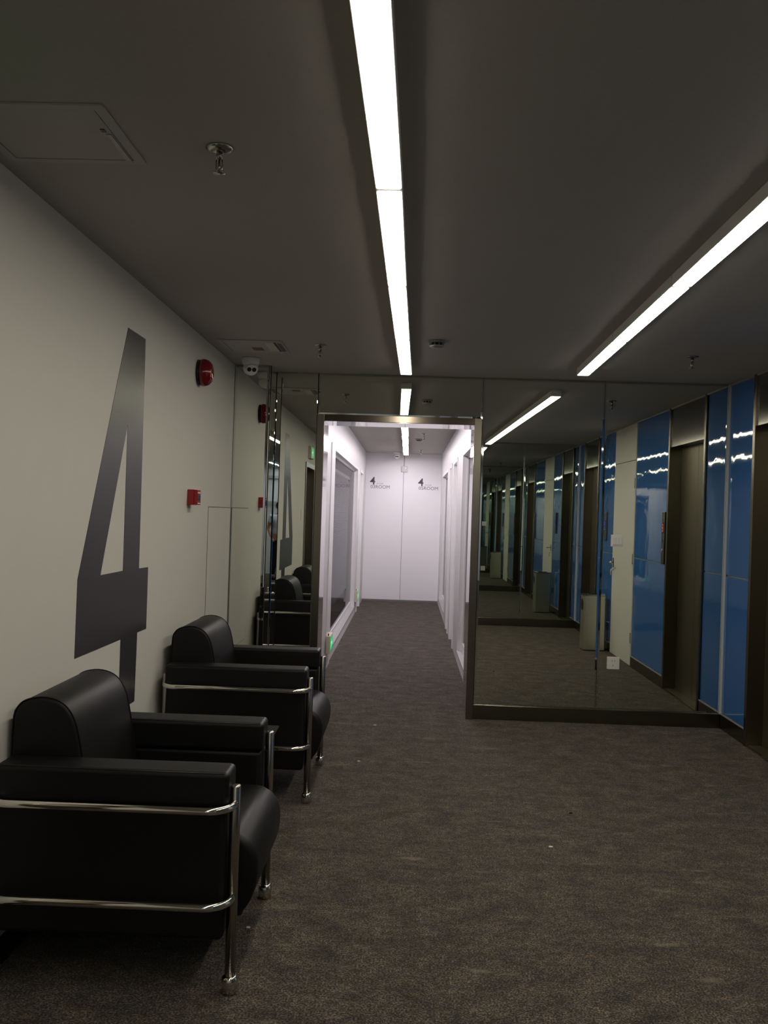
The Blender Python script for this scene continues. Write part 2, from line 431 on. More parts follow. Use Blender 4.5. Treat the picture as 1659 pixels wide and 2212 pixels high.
# return of the duct: mirror facing +x
t = thing('mirror_panel', 'slim mirror strip on the side return of the boxed out duct', 'mirror', (-1.040, 6.93, SK))
boxo('mirror_face', (-0.012, 0.0, -0.142, 0.1425, 0, H - SK - 0.002), 'mirror', t)
boxo('edge_strip', (-0.004, 0.003, -0.152, -0.143, 0, H - SK - 0.002), 'black', t)

struct('shade_strip_left', (XL, XL + 0.0015, 2.56, 6.76, 0, 0.10), 'black', 'thin black skirting of the white wall')  # added black strip: darkens the wall foot where the chairs cast shade
# skirting of the mirror walls
for n, d_ in (('baseboard_far_right', (OX1, XR - 0.012, D - 0.012, D + 0.013, 0, SK)), ('baseboard_far_left', (-1.030, OX0, D - 0.012, D + 0.013, 0, SK)),
              ('baseboard_back', (0.85, XR - 0.012, YB - 0.013, YB + 0.012, 0, SK)), ('baseboard_duct', (XL + 0.002, -1.030, 6.768, 6.793, 0, SK))):
    o = struct(n, d_, 'skirt', 'brushed steel skirting', bev=0.002)

# ------------------------------------------------------------------ steel frame of the corridor opening
t = sempty('trim_1', 'brushed steel frame round the corridor opening')
IX0, IX1, IZ = -0.663, 0.483, 2.235
for a, b in ((OX0, IX0), (IX1, OX1)):
    j = boxo('jamb', (a, b, D - 0.030, D + 0.345, 0, OZ), 'steel', t, bev=0.0015)
boxo('header', (IX0, IX1, D - 0.030, D + 0.345, IZ, OZ), 'steel_header', t, bev=0.0015)
boxo('polished_lining', (IX0 - 0.001, IX0 + 0.002, D - 0.020, D + 0.34, 0.003, IZ - 0.002), 'steel_bright', t, label='mirror polished inner face')
boxo('polished_lining', (IX1 - 0.002, IX1 + 0.001, D - 0.020, D + 0.34, 0.003, IZ - 0.002), 'steel_bright', t, label='mirror polished inner face')
boxo('polished_lining', (IX0 + 0.003, IX1 - 0.003, D - 0.020, D + 0.34, IZ - 0.002, IZ + 0.001), 'steel_bright', t, label='mirror polished soffit')

# ------------------------------------------------------------------ corridor
YC = D + 0.325
def hall_wall(name, xa, xb, posts, top_z=2.222):
    bm = new_bm()
    for a, b in posts: box(bm, xa, xb, a, b, 0, top_z)
    box(bm, xa, xb, YC, YEND, top_z, H)
    o = obj(name, bm, 'hall_wall'); o['kind'] = 'structure'; return o
hall_wall('wall_corridor_left', HX0 - 0.10, HX0, [(YC, 9.02), (13.95, 14.35), (15.25, YEND)])
hall_wall('wall_corridor_right', HX1, HX1 + 0.10, [(YC, 7.9), (9.86, 10.74), (11.60, 12.10), (12.62, 13.50), (15.62, YEND)])
# stubs that close the corridor against the lobby wall and its end
struct('wall_corridor_end', (-2.9, 2.9, YEND + 0.012, YEND + 0.14, 0, H), 'gap')
we = bpy.data.objects.new('wall_end', None); COL.objects.link(we); we['kind'] = 'structure'; we['label'] = 'white corridor end wall of two tall panels'
boxo('panel', (HX0, -0.1055, YEND, YEND + 0.012, 0.03, H), 'end_panel', we)
boxo('panel', (-0.1005, HX1, YEND, YEND + 0.012, 0.03, H), 'end_panel', we)
boxo('shadow_gap', (HX0, HX1, YEND + 0.004, YEND + 0.012, 0.0, 0.03), 'grey', we)

def window(n, side, y0, y1, label, blind_bottom=0.40):
    """side -1 left wall, +1 right wall; recessed glazing with a venetian blind behind"""
    t = sempty('window_%d' % n, label)
    xf = HX0 if side < 0 else HX1
    def X(a, b):   # depth a..b behind the wall face
        return (xf - b, xf - a) if side < 0 else (xf + a, xf + b)
    z1 = 2.222
    fr = 0.055
    bm = new_bm()
    box(bm, *X(0.0, 0.095), y0, y0 + fr, 0.0, z1); box(bm, *X(0.0, 0.095), y1 - fr, y1, 0.0, z1)
    box(bm, *X(0.0, 0.095), y0 + fr, y1 - fr, z1 - 0.045, z1); box(bm, *X(0.0, 0.095), y0 + fr, y1 - fr, 0.0, 0.10)
    obj('frame', bm, 'white_frame', t)
    boxo('sill', (*X(-0.006, 0.05), y0 + fr, y1 - fr, 0.10, 0.118), 'alu', t, bev=0.002)
    bm = new_bm()
    box(bm, *X(0.05, 0.09), y0 + fr, y0 + fr + 0.03, 0.118, z1 - 0.045); box(bm, *X(0.05, 0.09), y1 - fr - 0.03, y1 - fr, 0.118, z1 - 0.045)
    box(bm, *X(0.05, 0.09), y0 + fr + 0.03, y1 - fr - 0.03, 0.118, 0.20); box(bm, *X(0.05, 0.09), y0 + fr + 0.03, y1 - fr - 0.03, z1 - 0.075, z1 - 0.045)
    obj('sash', bm, 'white_frame', t)
    boxo('pane', (*X(0.064, 0.070), y0 + fr + 0.03, y1 - fr - 0.03, 0.20, z1 - 0.075), 'glass', t)
    # blind: head rail, ladder cords, slats joined (a few pixels high each)
    ya, yb = y0 + fr + 0.05, y1 - fr - 0.05
    boxo('blind_head_rail', (*X(0.12, 0.16), ya, yb, 2.02, 2.06), 'plastic', t)
    bm = new_bm(); z = blind_bottom + 0.02
    c = (xf - 0.14) if side < 0 else (xf + 0.14)
    while z < 2.015:
        s = side
        vs = [bm.verts.new((c + dx, y, z + dz)) for y in (ya, yb) for dx, dz in ((-0.0112 * s, -0.0055), (0.0, 0.0020), (0.0112 * s, 0.0055))]
        bm.faces.new((vs[0], vs[1], vs[4], vs[3])); bm.faces.new((vs[1], vs[2], vs[5], vs[4]))
        z += 0.0245
    sl = obj('blind_slats', bm, 'blind', t); sl['kind'] = 'stuff'
    bm = new_bm(); k = ya + 0.25
    while k < yb - 0.1:
        box(bm, c - 0.013, c - 0.0115, k, k + 0.004, blind_bottom, 2.02); box(bm, c + 0.0115, c + 0.013, k, k + 0.004, blind_bottom, 2.02); k += 0.62
    obj('blind_cords', bm, 'plastic', t)
    boxo('blind_bottom_rail', (c - 0.013, c + 0.013, ya, yb, blind_bottom - 0.012, blind_bottom), 'blind', t)
    return t
window(1, -1, 9.42, 13.95, 'long corridor window with lowered grey venetian blind on the left')
window(2, 1, 7.90, 9.86, 'nearer corridor window with blind on the right')
window(3, 1, 13.50, 15.62, 'farther corridor window with blind on the right')
# white post proud of the left partition
struct('trim_2', (HX0 - 0.1, HX0 + 0.012, 9.02, 9.42, 0, 2.222), 'white_frame', 'broad white post at the near end of the left partition', bev=0.003)

def hall_door(n, side, y0, y1, label):
    t = sempty('door_%d' % n, label); xf = HX0 if side < 0 else HX1
    def X(a, b): return (xf - b, xf - a) if side < 0 else (xf + a, xf + b)
    bm = new_bm()
    for a, b in ((y0, y0 + 0.05), (y1 - 0.05, y1)): box(bm, *X(-0.012, 0.10), a, b, 0, 2.222, bev=0.002)
    box(bm, *X(-0.012, 0.10), y0 + 0.05, y1 - 0.05, 2.17, 2.222, bev=0.002)
    obj('door_frame', bm, 'white_frame', t)
    boxo('door_leaf', (*X(0.055, 0.095), y0 + 0.053, y1 - 0.053, 0.008, 2.167), 'white_frame', t, bev=0.002)
    hy = y0 + 0.12
    bm = new_bm(); cyl(bm, (X(0.055, 0)[0 if side > 0 else 1], hy, 1.02), (X(0.012, 0)[0 if side > 0 else 1], hy, 1.02), 0.01)
    xx = X(0.012, 0)[0 if side > 0 else 1]
    cyl(bm, (xx, hy - 0.005, 1.02), (xx, hy + 0.11, 1.02), 0.008)
    obj('handle', bm, 'chrome_dull', t)
hall_door(4, -1, 14.35, 15.25, 'white door near the far end of the left corridor wall')
hall_door(5, 1, 10.74, 11.60, 'white door in the right corridor wall')
hall_door(6, 1, 12.10, 12.62, 'narrow white riser door in the right corridor wall')
# rooms behind the glazing
for nm, xa, xb, ya, yb in (('left', -2.9, HX0 - 0.10, 8.9, 14.3), ('right', HX1 + 0.10, 2.9, 7.45, 16.2)):
    bm = new_bm()
    xo = xa if nm == 'left' else xb
    box(bm, xo - 0.05, xo + 0.05, ya, yb, 0, H); box(bm, xa, xb, ya - 0.06, ya, 0, H); box(bm, xa, xb, yb, yb + 0.06, 0, H)
    o = obj('wall_office_' + nm, bm, 'wall'); o['kind'] = 'structure'

# ------------------------------------------------------------------ wall and panel graphics
bm = new_bm()
a0, a1 = XL + 0.0002, XL + 0.0016
prism(bm, [(3.653, 1.240), (3.926, 1.240), (4.240, 1.916), (4.240, 2.355), (4.202, 2.355)], a0, a1)
prism(bm, [(4.240, 1.240), (4.494, 1.236), (4.482, 2.355), (4.240, 2.355)], a0, a1)
prism(bm, [(3.647, 0.926), (4.653, 0.921), (4.654, 1.233), (4.494, 1.236), (4.240, 1.240), (3.926, 1.240), (3.653, 1.240)], a0, a1)
prism(bm, [(4.237, 0.590), (4.487, 0.588), (4.499, 0.9215), (4.237, 0.9235)], a0, a1)
tag(obj('number_decal', bm, 'decal'), 'giant dark grey figure 4 applied to the white wall above the armchairs', 'wall number')

def text_mesh(s, size, m, x, z, parent, name, depth=0.0015, bold=0.0, y=None, sx=1.0, space=1.0):
    cu = bpy.data.curves.new(name, 'FONT'); cu.body = s; cu.size = size; cu.extrude = depth / 2; cu.offset = bold; cu.resolution_u = 3; cu.space_character = space
    tmp = bpy.data.objects.new('tmp', cu); COL.objects.link(tmp)
    bpy.context.view_layer.update()
    me = bpy.data.meshes.new_from_object(tmp.evaluated_get(bpy.context.evaluated_depsgraph_get()))
    bpy.data.objects.remove(tmp); bpy.data.curves.remove(cu)
    me.transform(Matrix.Translation((x, y, z)) @ Matrix.Rotation(PI / 2, 4, 'X') @ Matrix.Diagonal((sx, 1, 1, 1)))
    me.materials.clear(); me.materials.append(M[m]); me.name = name
    o = bpy.data.objects.new(name, me); COL.objects.link(o)
    if parent: o.parent = parent
    return o
for x0, num, lab in ((-0.690, '03', 'grey sign 4 / 03 ROOM on the left half of the corridor end wall'), (0.158, '05', 'grey sign 4 / 05 ROOM on the right half of the corridor end wall')):
    t = thing('room_sign', lab, 'sign', (x0, YEND, 1.975))
    text_mesh('4', 0.185, 'decal_small', 0.0, 0.068, t, 'numeral', bold=0.0035, y=-0.0009, sx=1.0)
    text_mesh('FLOOR', 0.036, 'decal_light', 0.118, 0.072, t, 'small_lettering', y=-0.0009)
    text_mesh(num + 'ROOM', 0.082, 'decal_mid', 0.010, 0.0, t, 'lettering', y=-0.0009, sx=1.04)

# access hatch in the lobby left wall
t = thing('wall_hatch', 'tall white flush access door in the wall beside the corner mirror', 'access panel', (XL, 6.39, 0.48))
bm = new_bm(); box(bm, 0.0004, 0.0012, -0.372, 0.374, 0, 1.07); obj('shadow_gap', bm, 'gap', t)
boxo('door_leaf', (0.0004, 0.0035, -0.368, 0.368, 0.004, 1.066), 'hatch_white', t)

# second service door on the lobby left wall (seen in the narrow mirror)
t = sempty('door_7', 'dark steel service door in the lobby left wall')
bm = new_bm()
box(bm, XL - 0.14, XL + 0.014, 1.50, 1.56, 0, 2.16); box(bm, XL - 0.14, XL + 0.014, 2.50, 2.56, 0, 2.16); box(bm, XL - 0.14, XL + 0.014, 1.56, 2.50, 2.10, 2.16)
obj('door_frame', bm, 'steel', t)
boxo('door_leaf', (XL - 0.13, XL - 0.09, 1.562, 2.498, 0.006, 2.098), 'steel_door', t, bev=0.002)

# ------------------------------------------------------------------ exit signs
def exit_sign(loc, L, hh, label, along='Y', out=1, group=None):
    """flat box on a side wall; green running figure panel faces away from the wall"""
    t = thing('exit_sign', label, 'exit sign', loc, group)
    boxo('housing', (0.0005 if out > 0 else -0.038, 0.038 if out > 0 else -0.0005, -L / 2, L / 2, 0, hh), 'cream', t, bev=0.003)
    xa, xb = (0.038, 0.0395)
    boxo('lit_panel', (xa, xb, -L / 2 + 0.02, L / 2 - 0.02, 0.018, hh - 0.018), 'exit', t)
    bm = new_bm(); xx0, xx1 = xb, xb + 0.0008
    # running figure, arrow and doorway
    lathe(bm, [(0.009, xx0), (0.009, xx1)], (0, -0.035, hh * 0.74), 'X', 12)
    s = hh / 0.16
    def q(pts): prism(bm, [(-0.03 + a * s, hh / 2 + b * s) for a, b in pts], xx0, xx1)
    q([(-0.012, 0.026), (0.010, 0.020), (0.014, -0.006), (-0.004, -0.004)])
    q([(-0.004, -0.004), (0.008, -0.006), (-0.018, -0.046), (-0.028, -0.040)]); q([(0.004, -0.006), (0.014, -0.006), (0.034, -0.026), (0.026, -0.034)])
    q([(0.008, 0.020), (0.012, 0.012), (0.034, 0.002), (0.036, 0.010)]); q([(-0.012, 0.024), (-0.008, 0.014), (-0.032, -0.002), (-0.038, 0.006)])
    obj('pictogram', bm, 'exit_white', t)
    bm = new_bm(); q([(0.060, 0.010), (0.095, 0.010), (0.095, 0.024), (0.120, 0.0), (0.095, -0.024), (0.095, -0.010), (0.060, -0.010)])
    obj('arrow', bm, 'exit_white', t)
    bm = new_bm(); cyl(bm, (0.018, -L / 2 + 0.04, hh), (0.018, -L / 2 + 0.04, hh + 0.022), 0.006); obj('cable_gland', bm, 'black', t)
    return t
exit_sign((HX0 + 0.012, 9.14, 0.160), 0.32, 0.170, 'green lit exit sign low on the white post, nearest the corridor opening')
exit_sign((HX0, 14.15, 0.185), 0.32, 0.170, 'green exit sign low on the left wall, beyond the long corridor window')
exit_sign((XL, 2.10, 2.22), 0.34, 0.160, 'green exit sign above the dark door, seen in the narrow mirror')

# ------------------------------------------------------------------ fire alarm devices, switches, socket
t = thing('fire_alarm_bell', 'dark red domed fire alarm sounder high on the white wall', 'alarm', (XL, 5.62, 2.366))
bm = new_bm(); lathe(bm, [(0.078, 0.0005), (0.078, 0.016), (0.070, 0.020)], axis='X'); obj('back_plate', bm, 'black', t)
bm = new_bm(); lathe(bm, [(0.080, 0.020), (0.084, 0.028), (0.083, 0.045), (0.074, 0.066), (0.056, 0.082), (0.030, 0.090), (0.008, 0.0915)], axis='X', seg=36); obj('dome', bm, 'dark_red', t)
bm = new_bm(); box(bm, 0.0850, 0.0870, -0.046, -0.024, -0.030, 0.014); obj('printed_label', bm, 'yellow', t, label='small yellow printed label')

t = thing('fire_call_point', 'red square manual fire call point on the white wall below the sounder', 'alarm', (XL, 5.482, 1.556))
boxo('back_box', (0.0005, 0.040, -0.048, 0.048, 0, 0.092), 'red', t, bev=0.003)
boxo('front_plate', (0.040, 0.060, -0.0465, 0.0465, 0.0015, 0.0905), 'red', t, bev=0.004)
boxo('break_window', (0.060, 0.0612, -0.026, 0.010, 0.026, 0.062), 'navy', t)
boxo('print_strip', (0.060, 0.0612, -0.030, 0.030, 0.070, 0.078), 'plastic', t)
boxo('print_strip', (0.060, 0.0612, -0.030, 0.030, 0.008, 0.014), 'plastic', t)
boxo('indicator', (0.060, 0.0618, 0.016, 0.032, 0.028, 0.058), 'navy', t)

def wall_plate(name, label, cat, x, z, s=0.092):
    t = thing(name, label, cat, (x, D - 0.002, z)); return t
t = wall_plate('light_switch', 'white rocker switch plate stuck on the right corner mirror', 'switch', 1.589, 1.346)
boxo('plate', (-0.045, 0.045, -0.011, 0.0, 0, 0.090), 'plastic', t, bev=0.003)
for a, b in ((-0.032, -0.0115), (-0.0105, 0.0105), (0.0115, 0.032)): boxo('rocker', (a, b, -0.016, -0.010, 0.014, 0.074), 'plastic', t, bev=0.002)
t = wall_plate('wall_socket', 'white power socket plate low on the right corner mirror', 'socket', 1.589, 0.417)
boxo('plate', (-0.046, 0.046, -0.011, 0.0, 0, 0.092), 'plastic', t, bev=0.003)
for a, b in ((-0.014, 0.058), (0.006, 0.058), (-0.006, 0.022)):
    obj('pin_slot', prism(new_bm(), [(a, b), (a + 0.003, b), (a + 0.007, b + 0.012), (a + 0.004, b + 0.012)], -0.0120, -0.0108, 'XZ'), 'black', t)
t = thing('light_switch', 'white switch plate beside the dark door, seen in the narrow mirror', 'switch', (XL, 2.86, 1.42))
boxo('plate', (0.0005, 0.010, -0.045, 0.045, 0, 0.14), 'plastic', t, bev=0.003)
boxo('rocker', (0.010, 0.014, -0.025, 0.025, 0.03, 0.11), 'plastic', t, bev=0.002)

# ------------------------------------------------------------------ ceiling devices
def sprinkler(x, y, label, drop=0.075):
    t = thing('sprinkler_head', label, 'sprinkler', (x, y, H))
    bm = new_bm(); lathe(bm, [(0.040, -0.0005), (0.041, -0.003), (0.030, -0.010), (0.016, -0.013), (0.010, -0.014)]); obj('rosette', bm, 'chrome_dull', t)
    bm = new_bm(); cyl(bm, (0, 0, -0.012), (0, 0, -drop * 0.5), 0.0095)
    cyl(bm, (0, 0, -drop * 0.5), (0, 0, -drop + 0.002), 0.0035)
    tube(bm, [(0.008, 0, -drop * 0.48), (0.009, 0, -drop * 0.65), (0.008, 0, -drop * 0.85), (0.003, 0, -drop + 0.002)], 0.0022, 8)
    tube(bm, [(-0.008, 0, -drop * 0.48), (-0.009, 0, -drop * 0.65), (-0.008, 0, -drop * 0.85), (-0.003, 0, -drop + 0.002)], 0.0022, 8)
    obj('body', bm, 'chrome_dull', t)
    bm = new_bm(); lathe(bm, [(0.004, -drop + 0.003), (0.017, -drop + 0.001), (0.018, -drop - 0.001), (0.004, -drop - 0.002)]); obj('deflector', bm, 'chrome_dull', t)
sprinkler(-0.587, 2.700, 'chrome pendant sprinkler on the ceiling beside the near ceiling hatch')
sprinkler(-0.593, 5.870, 'chrome pendant sprinkler on the lobby ceiling near the glossy far hatch')
sprinkler(1.769, 5.918, 'chrome pendant sprinkler on the ceiling right of the slanting light line')
sprinkler(0.175, 12.10, 'nearer of the two sprinklers on the corridor ceiling')
sprinkler(0.178, 15.20, 'tiny far sprinkler at the end of the corridor ceiling')

def smoke(x, y, label):
    t = thing('smoke_detector', label, 'smoke detector', (x, y, H))
    bm = new_bm(); lathe(bm, [(0.052, -0.0005), (0.052, -0.012), (0.048, -0.016)]); obj('base', bm, 'grey', t)
    bm = new_bm(); lathe(bm, [(0.036, -0.016), (0.036, -0.031)]); obj('sensing_chamber', bm, 'black', t)
    bm = new_bm()
    for k in range(10):
        a = 2 * PI * k / 10; c_, s_ = math.cos(a), math.sin(a)
        box(bm, -0.002, 0.002, -0.0035, 0.0035, -0.033, -0.015)
        for v in bm.verts[-8:]:
            px, py = v.co.x + 0.041, v.co.y; v.co.x, v.co.y = px * c_ - py * s_, px * s_ + py * c_
    obj('cage_rib', bm, 'grey', t)
    bm = new_bm(); lathe(bm, [(0.043, -0.031), (0.044, -0.034), (0.034, -0.043), (0.010, -0.046)]); obj('cap', bm, 'alu', t)
smoke(0.140, 5.620, 'round smoke detector on the lobby ceiling right of the light line')
smoke(0.118, 13.00, 'round smoke detector on the corridor ceiling')

def dome_camera(x, y, face, label, s=1.0):
    t = thing('dome_camera', label, 'camera', (x, y, H))
    bm = new_bm(); lathe(bm, [(0.058 * s, -0.0005), (0.060 * s, -0.010), (0.056 * s, -0.035 * s), (0.048 * s, -0.052 * s)]); obj('base', bm, 'plastic', t)
    bm = new_bm(); bmesh.ops.create_uvsphere(bm, u_segments=28, v_segments=18, radius=0.050 * s, matrix=Matrix.Translation((0, 0, -0.068 * s)))
    for f in bm.faces: f.smooth = True
    b = obj('ball', bm, 'plastic', t)
    fv = Vector(face).normalized(); side_ = fv.cross(Vector((0, 0, 1))).normalized(); c = Vector((0, 0, -0.068 * s))
    bm = new_bm(); cyl(bm, c + fv * 0.036 * s, c + fv * 0.0495 * s, 0.037 * s, 0.034 * s, 28); obj('face_plate', bm, 'white_frame', b)
    for k in (-1, 1):
        bm = new_bm(); p = c + side_ * 0.0165 * s * k
        cyl(bm, p + fv * 0.046 * s, p + fv * 0.0515 * s, 0.0150 * s, 0.0140 * s, 20); obj('lens', bm, 'black', b)
dome_camera(-1.135, 6.45, (0.30, -0.85, -0.32), 'white dome camera with two dark lenses under the lobby ceiling in the left corner', 1.05)
dome_camera(-0.226, 15.95, (0.0, -0.9, -0.4), 'small white dome camera at the end of the corridor ceiling', 0.9)

# ceiling hatches
def ceiling_hatch(x0, x1, y0, y1, label, film=False):
    t = thing('ceiling_hatch', label, 'ceiling hatch', ((x0 + x1) / 2, (y0 + y1) / 2, H))
    w, l = (x1 - x0) / 2, (y1 - y0) / 2
    bm = new_bm()
    box(bm, -w, w, -l, -l + 0.028, -0.006, -0.0005); box(bm, -w, w, l - 0.028, l, -0.006, -0.0005)
    box(bm, -w, -w + 0.028, -l + 0.028, l - 0.028, -0.006, -0.0005); box(bm, w - 0.028, w, -l + 0.028, l - 0.028, -0.006, -0.0005)
    obj('frame', bm, 'alu' if film else 'hatch_ceiling', t)
    boxo('shadow_gap', (-w + 0.028, w - 0.028, -l + 0.028, l - 0.028, -0.0012, -0.0005), 'gap', t)
    boxo('panel', (-w + 0.031, w - 0.031, -l + 0.031, l - 0.031, -0.0065 if film else -0.005, -0.0015), 'hatch_ceiling', t, bev=0.001)
    if film:
        boxo('film_patch', (w * 0.44, w * 0.72, -l * 0.72, l * 0.62, -0.0078, -0.0066), 'paper', t, label='pale leftover film')
        boxo('film_patch', (w * 0.72, w * 0.80, -l * 0.80, l * 0.70, -0.0078, -0.0066), 'navy', t, label='dark leftover film edge')
        boxo('film_patch', (w * 0.82, w * 0.95, -l * 0.60, l * 0.60, -0.0078, -0.0066), 'brown', t, label='brownish leftover film')
        boxo('film_patch', (-w * 0.10, w * 0.24, l * 0.10, l * 0.55, -0.0078, -0.0066), 'brown', t, label='brown printed mark')
    else:
        boxo('latch', (w - 0.05, w - 0.035, -0.02, 0.19, -0.0085, -0.0052), 'alu', t)
        boxo('latch_screw', (w - 0.056, w - 0.044, -0.055, -0.035, -0.0075, -0.0052), 'black', t)
ceiling_hatch(-1.262, -0.842, 2.420, 2.830, 'white square ceiling hatch with a latch at the upper left')
ceiling_hatch(-1.235, -0.828, 5.755, 6.190, 'glossy ceiling hatch with film remnants near the left corner', film=True)
ceiling_hatch(-0.56, -0.13, 15.78, 16.10, 'plain ceiling hatch at the far end of the corridor')

# clear box on the seam of the end wall
t = thing('clear_emergency_sign', 'small clear plastic emergency sign on the seam of the corridor end wall', 'sign', (-0.095, YEND, 2.275))
boxo('housing', (-0.055, 0.055, -0.022, -0.0005, 0, 0.105), 'clear', t, bev=0.004)
bm = new_bm(); prism(bm, [(0.0, 0.055), (0.038, 0.090), (0.038, 0.060)], -0.0245, -0.0225, 'XZ'); obj('printed_mark', bm, 'white_frame', t)
bm = new_bm(); cyl(bm, (0, -0.01, 0.105), (0, -0.01, H - 2.275 - 0.001), 0.002, seg=8); obj('cable', bm, 'grey', t)

# ------------------------------------------------------------------ strip lights
HE = 0.053      # drop of the diffuser below the ceiling
def strip(pa, pb, m, label, group):
    pa, pb = Vector((*pa, H)), Vector((*pb, H))
    d = pb - pa; L = d.length - 0.012
    t = thing('strip_light', label, 'ceiling light', (pa + pb) / 2, group, rz=math.atan2(d.y, d.x) - PI / 2)
    boxo('housing', (-0.042, 0.042, -L / 2, L / 2, -HE + 0.0025, -0.0008), 'plastic', t, bev=0.002)
    bm = new_bm(); box(bm, -0.0375, 0.0375, -L / 2 + 0.008, L / 2 - 0.008, -HE, -HE + 0.0024)
    es = [e for e in bm.edges if abs(e.verts[0].co.z - e.verts[1].co.z) > 0.001]
    bmesh.ops.bevel(bm, geom=es, offset=0.008, segments=3, profile=0.5, affect='EDGES')
    obj('diffuser', bm, m, t)
    return t
ends1 = [(-0.047, 6.69), (-0.0655, 5.357), (-0.081, 4.103), (-0.092, 2.877), (-0.109, 1.65), (-0.125, 0.42), (-0.141, -0.81), (-0.157, -2.04)]
lab1 = ['central light line: unit nearest the far mirror wall', 'central light line: second unit from the far mirror wall', 'central light line: third unit from the far mirror wall',
        'central light line: unit leaving the top of the picture', 'central light line: first unit behind the camera, seen only by reflection', 'central light line: second unit behind the camera', 'central light line: last unit behind the camera']
for k in range(len(ends1) - 1):
    strip(ends1[k], ends1[k + 1], 'tube_lobby', lab1[k], 'lobby central light line')
ends2 = [(1.186, 6.50), (1.158, 5.236), (1.131, 3.977), (1.104, 2.60), (1.076, 1.25)]
lab2 = ['right light line: unit ending near the far mirror', 'right light line: second unit from the far mirror', 'right light line: third unit, at the right edge of the picture', 'right light line: last unit, beside the return wall mirror']
for k in range(4): strip(ends2[k], ends2[k + 1], 'tube_lobby', lab2[k], 'right light line')
yy = 15.80; k = 0
ordn = ['farthest', 'second farthest', 'third farthest', 'fourth farthest', 'fifth farthest', 'nearest']
while yy > 9.3:
    strip((-0.068, yy), (-0.076, yy - 1.26), 'tube_hall', 'corridor light line: %s unit' % ordn[k], 'corridor light line'); yy -= 1.27; k += 1
for i, (x, y) in enumerate(((0.9, -5.4), (0.9, -6.9), (-0.3, -5.4), (-0.3, -6.9))):
    strip((x, y), (x, y - 1.2), 'tube_rear', 'cool rear ceiling light: %s' % ('right one nearer the lobby', 'right one by the entrance', 'left one nearer the lobby', 'left one by the entrance')[i], 'rear area lights')

# glazed entrance frames of the bright rear area
t = sempty('door_8', 'glazed entrance doors at the bright rear end of the lobby')
bm = new_bm()
for x in (-0.35, 0.55, 1.45, 2.35): box(bm, x, x + 0.06, YREAR + 0.05, YREAR + 0.11, 0, 2.3)
box(bm, -0.35, 2.41, YREAR + 0.05, YREAR + 0.11, 2.3, 2.36); box(bm, -0.35, 2.41, YREAR + 0.05, YREAR + 0.11, 1.70, 1.74)
obj('door_frame', bm, 'alu', t)

# ------------------------------------------------------------------ litter bin
t = thing('litter_bin', 'stainless steel litter bin with ash opening standing by the blue wall, seen in the mirror', 'bin', (2.235, 3.06, 0))
bm = new_bm(); box(bm, -0.130, 0.130, -0.115, 0.115, 0.012, 0.645)
es = [e for e in bm.edges if abs(e.verts[0].co.z - e.verts[1].co.z) > 0.3]
bmesh.ops.bevel(bm, geom=es, offset=0.022, segments=5, profile=0.5, affect='EDGES')
for f in bm.faces:
    if abs(f.normal.z) < 0.5: f.smooth = False
obj('body', bm, mat('bin_steel', (0.66, 0.64, 0.54), 0.30, metal=0.9), t)
def rounded(w, l, z0, z1, r):
    r *= 0.5
    bm = new_bm(); box(bm, -w, w, -l, l, z0, z1)
    es = [e for e in bm.edges if abs(e.verts[0].co.z - e.verts[1].co.z) > (z1 - z0) * 0.5]
    bmesh.ops.bevel(bm, geom=es, offset=r, segments=6, profile=0.5, affect='EDGES'); return bm
obj('lid', rounded(0.134, 0.119, 0.645, 0.662, 0.047), 'chrome_dull', t)
obj('ash_tray', rounded(0.070, 0.060, 0.662, 0.668, 0.025), 'black', t)
obj('plinth', rounded(0.124, 0.109, 0.0, 0.012, 0.042), 'black', t)
for s in (-1, 1):
    bm = new_bm(); bmesh.ops.create_cone(bm, cap_ends=True, segments=24, radius1=0.05, radius2=0.05, depth=0.004, matrix=Matrix.Translation((s * 0.1302, 0.0, 0.535)) @ Matrix.Rotation(PI / 2, 4, 'Y') @ Matrix.Diagonal((1.35, 1.6, 1, 1)))
    obj('side_opening', bm, 'black', t)

# ------------------------------------------------------------------ armchairs
def rail_pts(ys, z):
    """side rail outside the arm: starts at the front leg, bends out, runs back, bends in to the rear leg"""
    yl, yo = 0.0, ys * 0.103; r = 0.078; xf, xr = 0.0, -0.766
    p = []
    p += [Vector((xf, yl, z))]
    p += [Vector((xf, yl + (yo - yl) * 0.2, z))]
    cen = Vector((xf - r, yo - ys * r, z))
    p += arc(cen, Vector((r, 0, 0)), Vector((0, ys * r, 0)), 8)
    cen = Vector((xr + r, yo - ys * r, z))
    p += arc(cen, Vector((0, ys * r, 0)), Vector((-r, 0, 0)), 8)
    p += [Vector((xr, yl, z))]
    return p

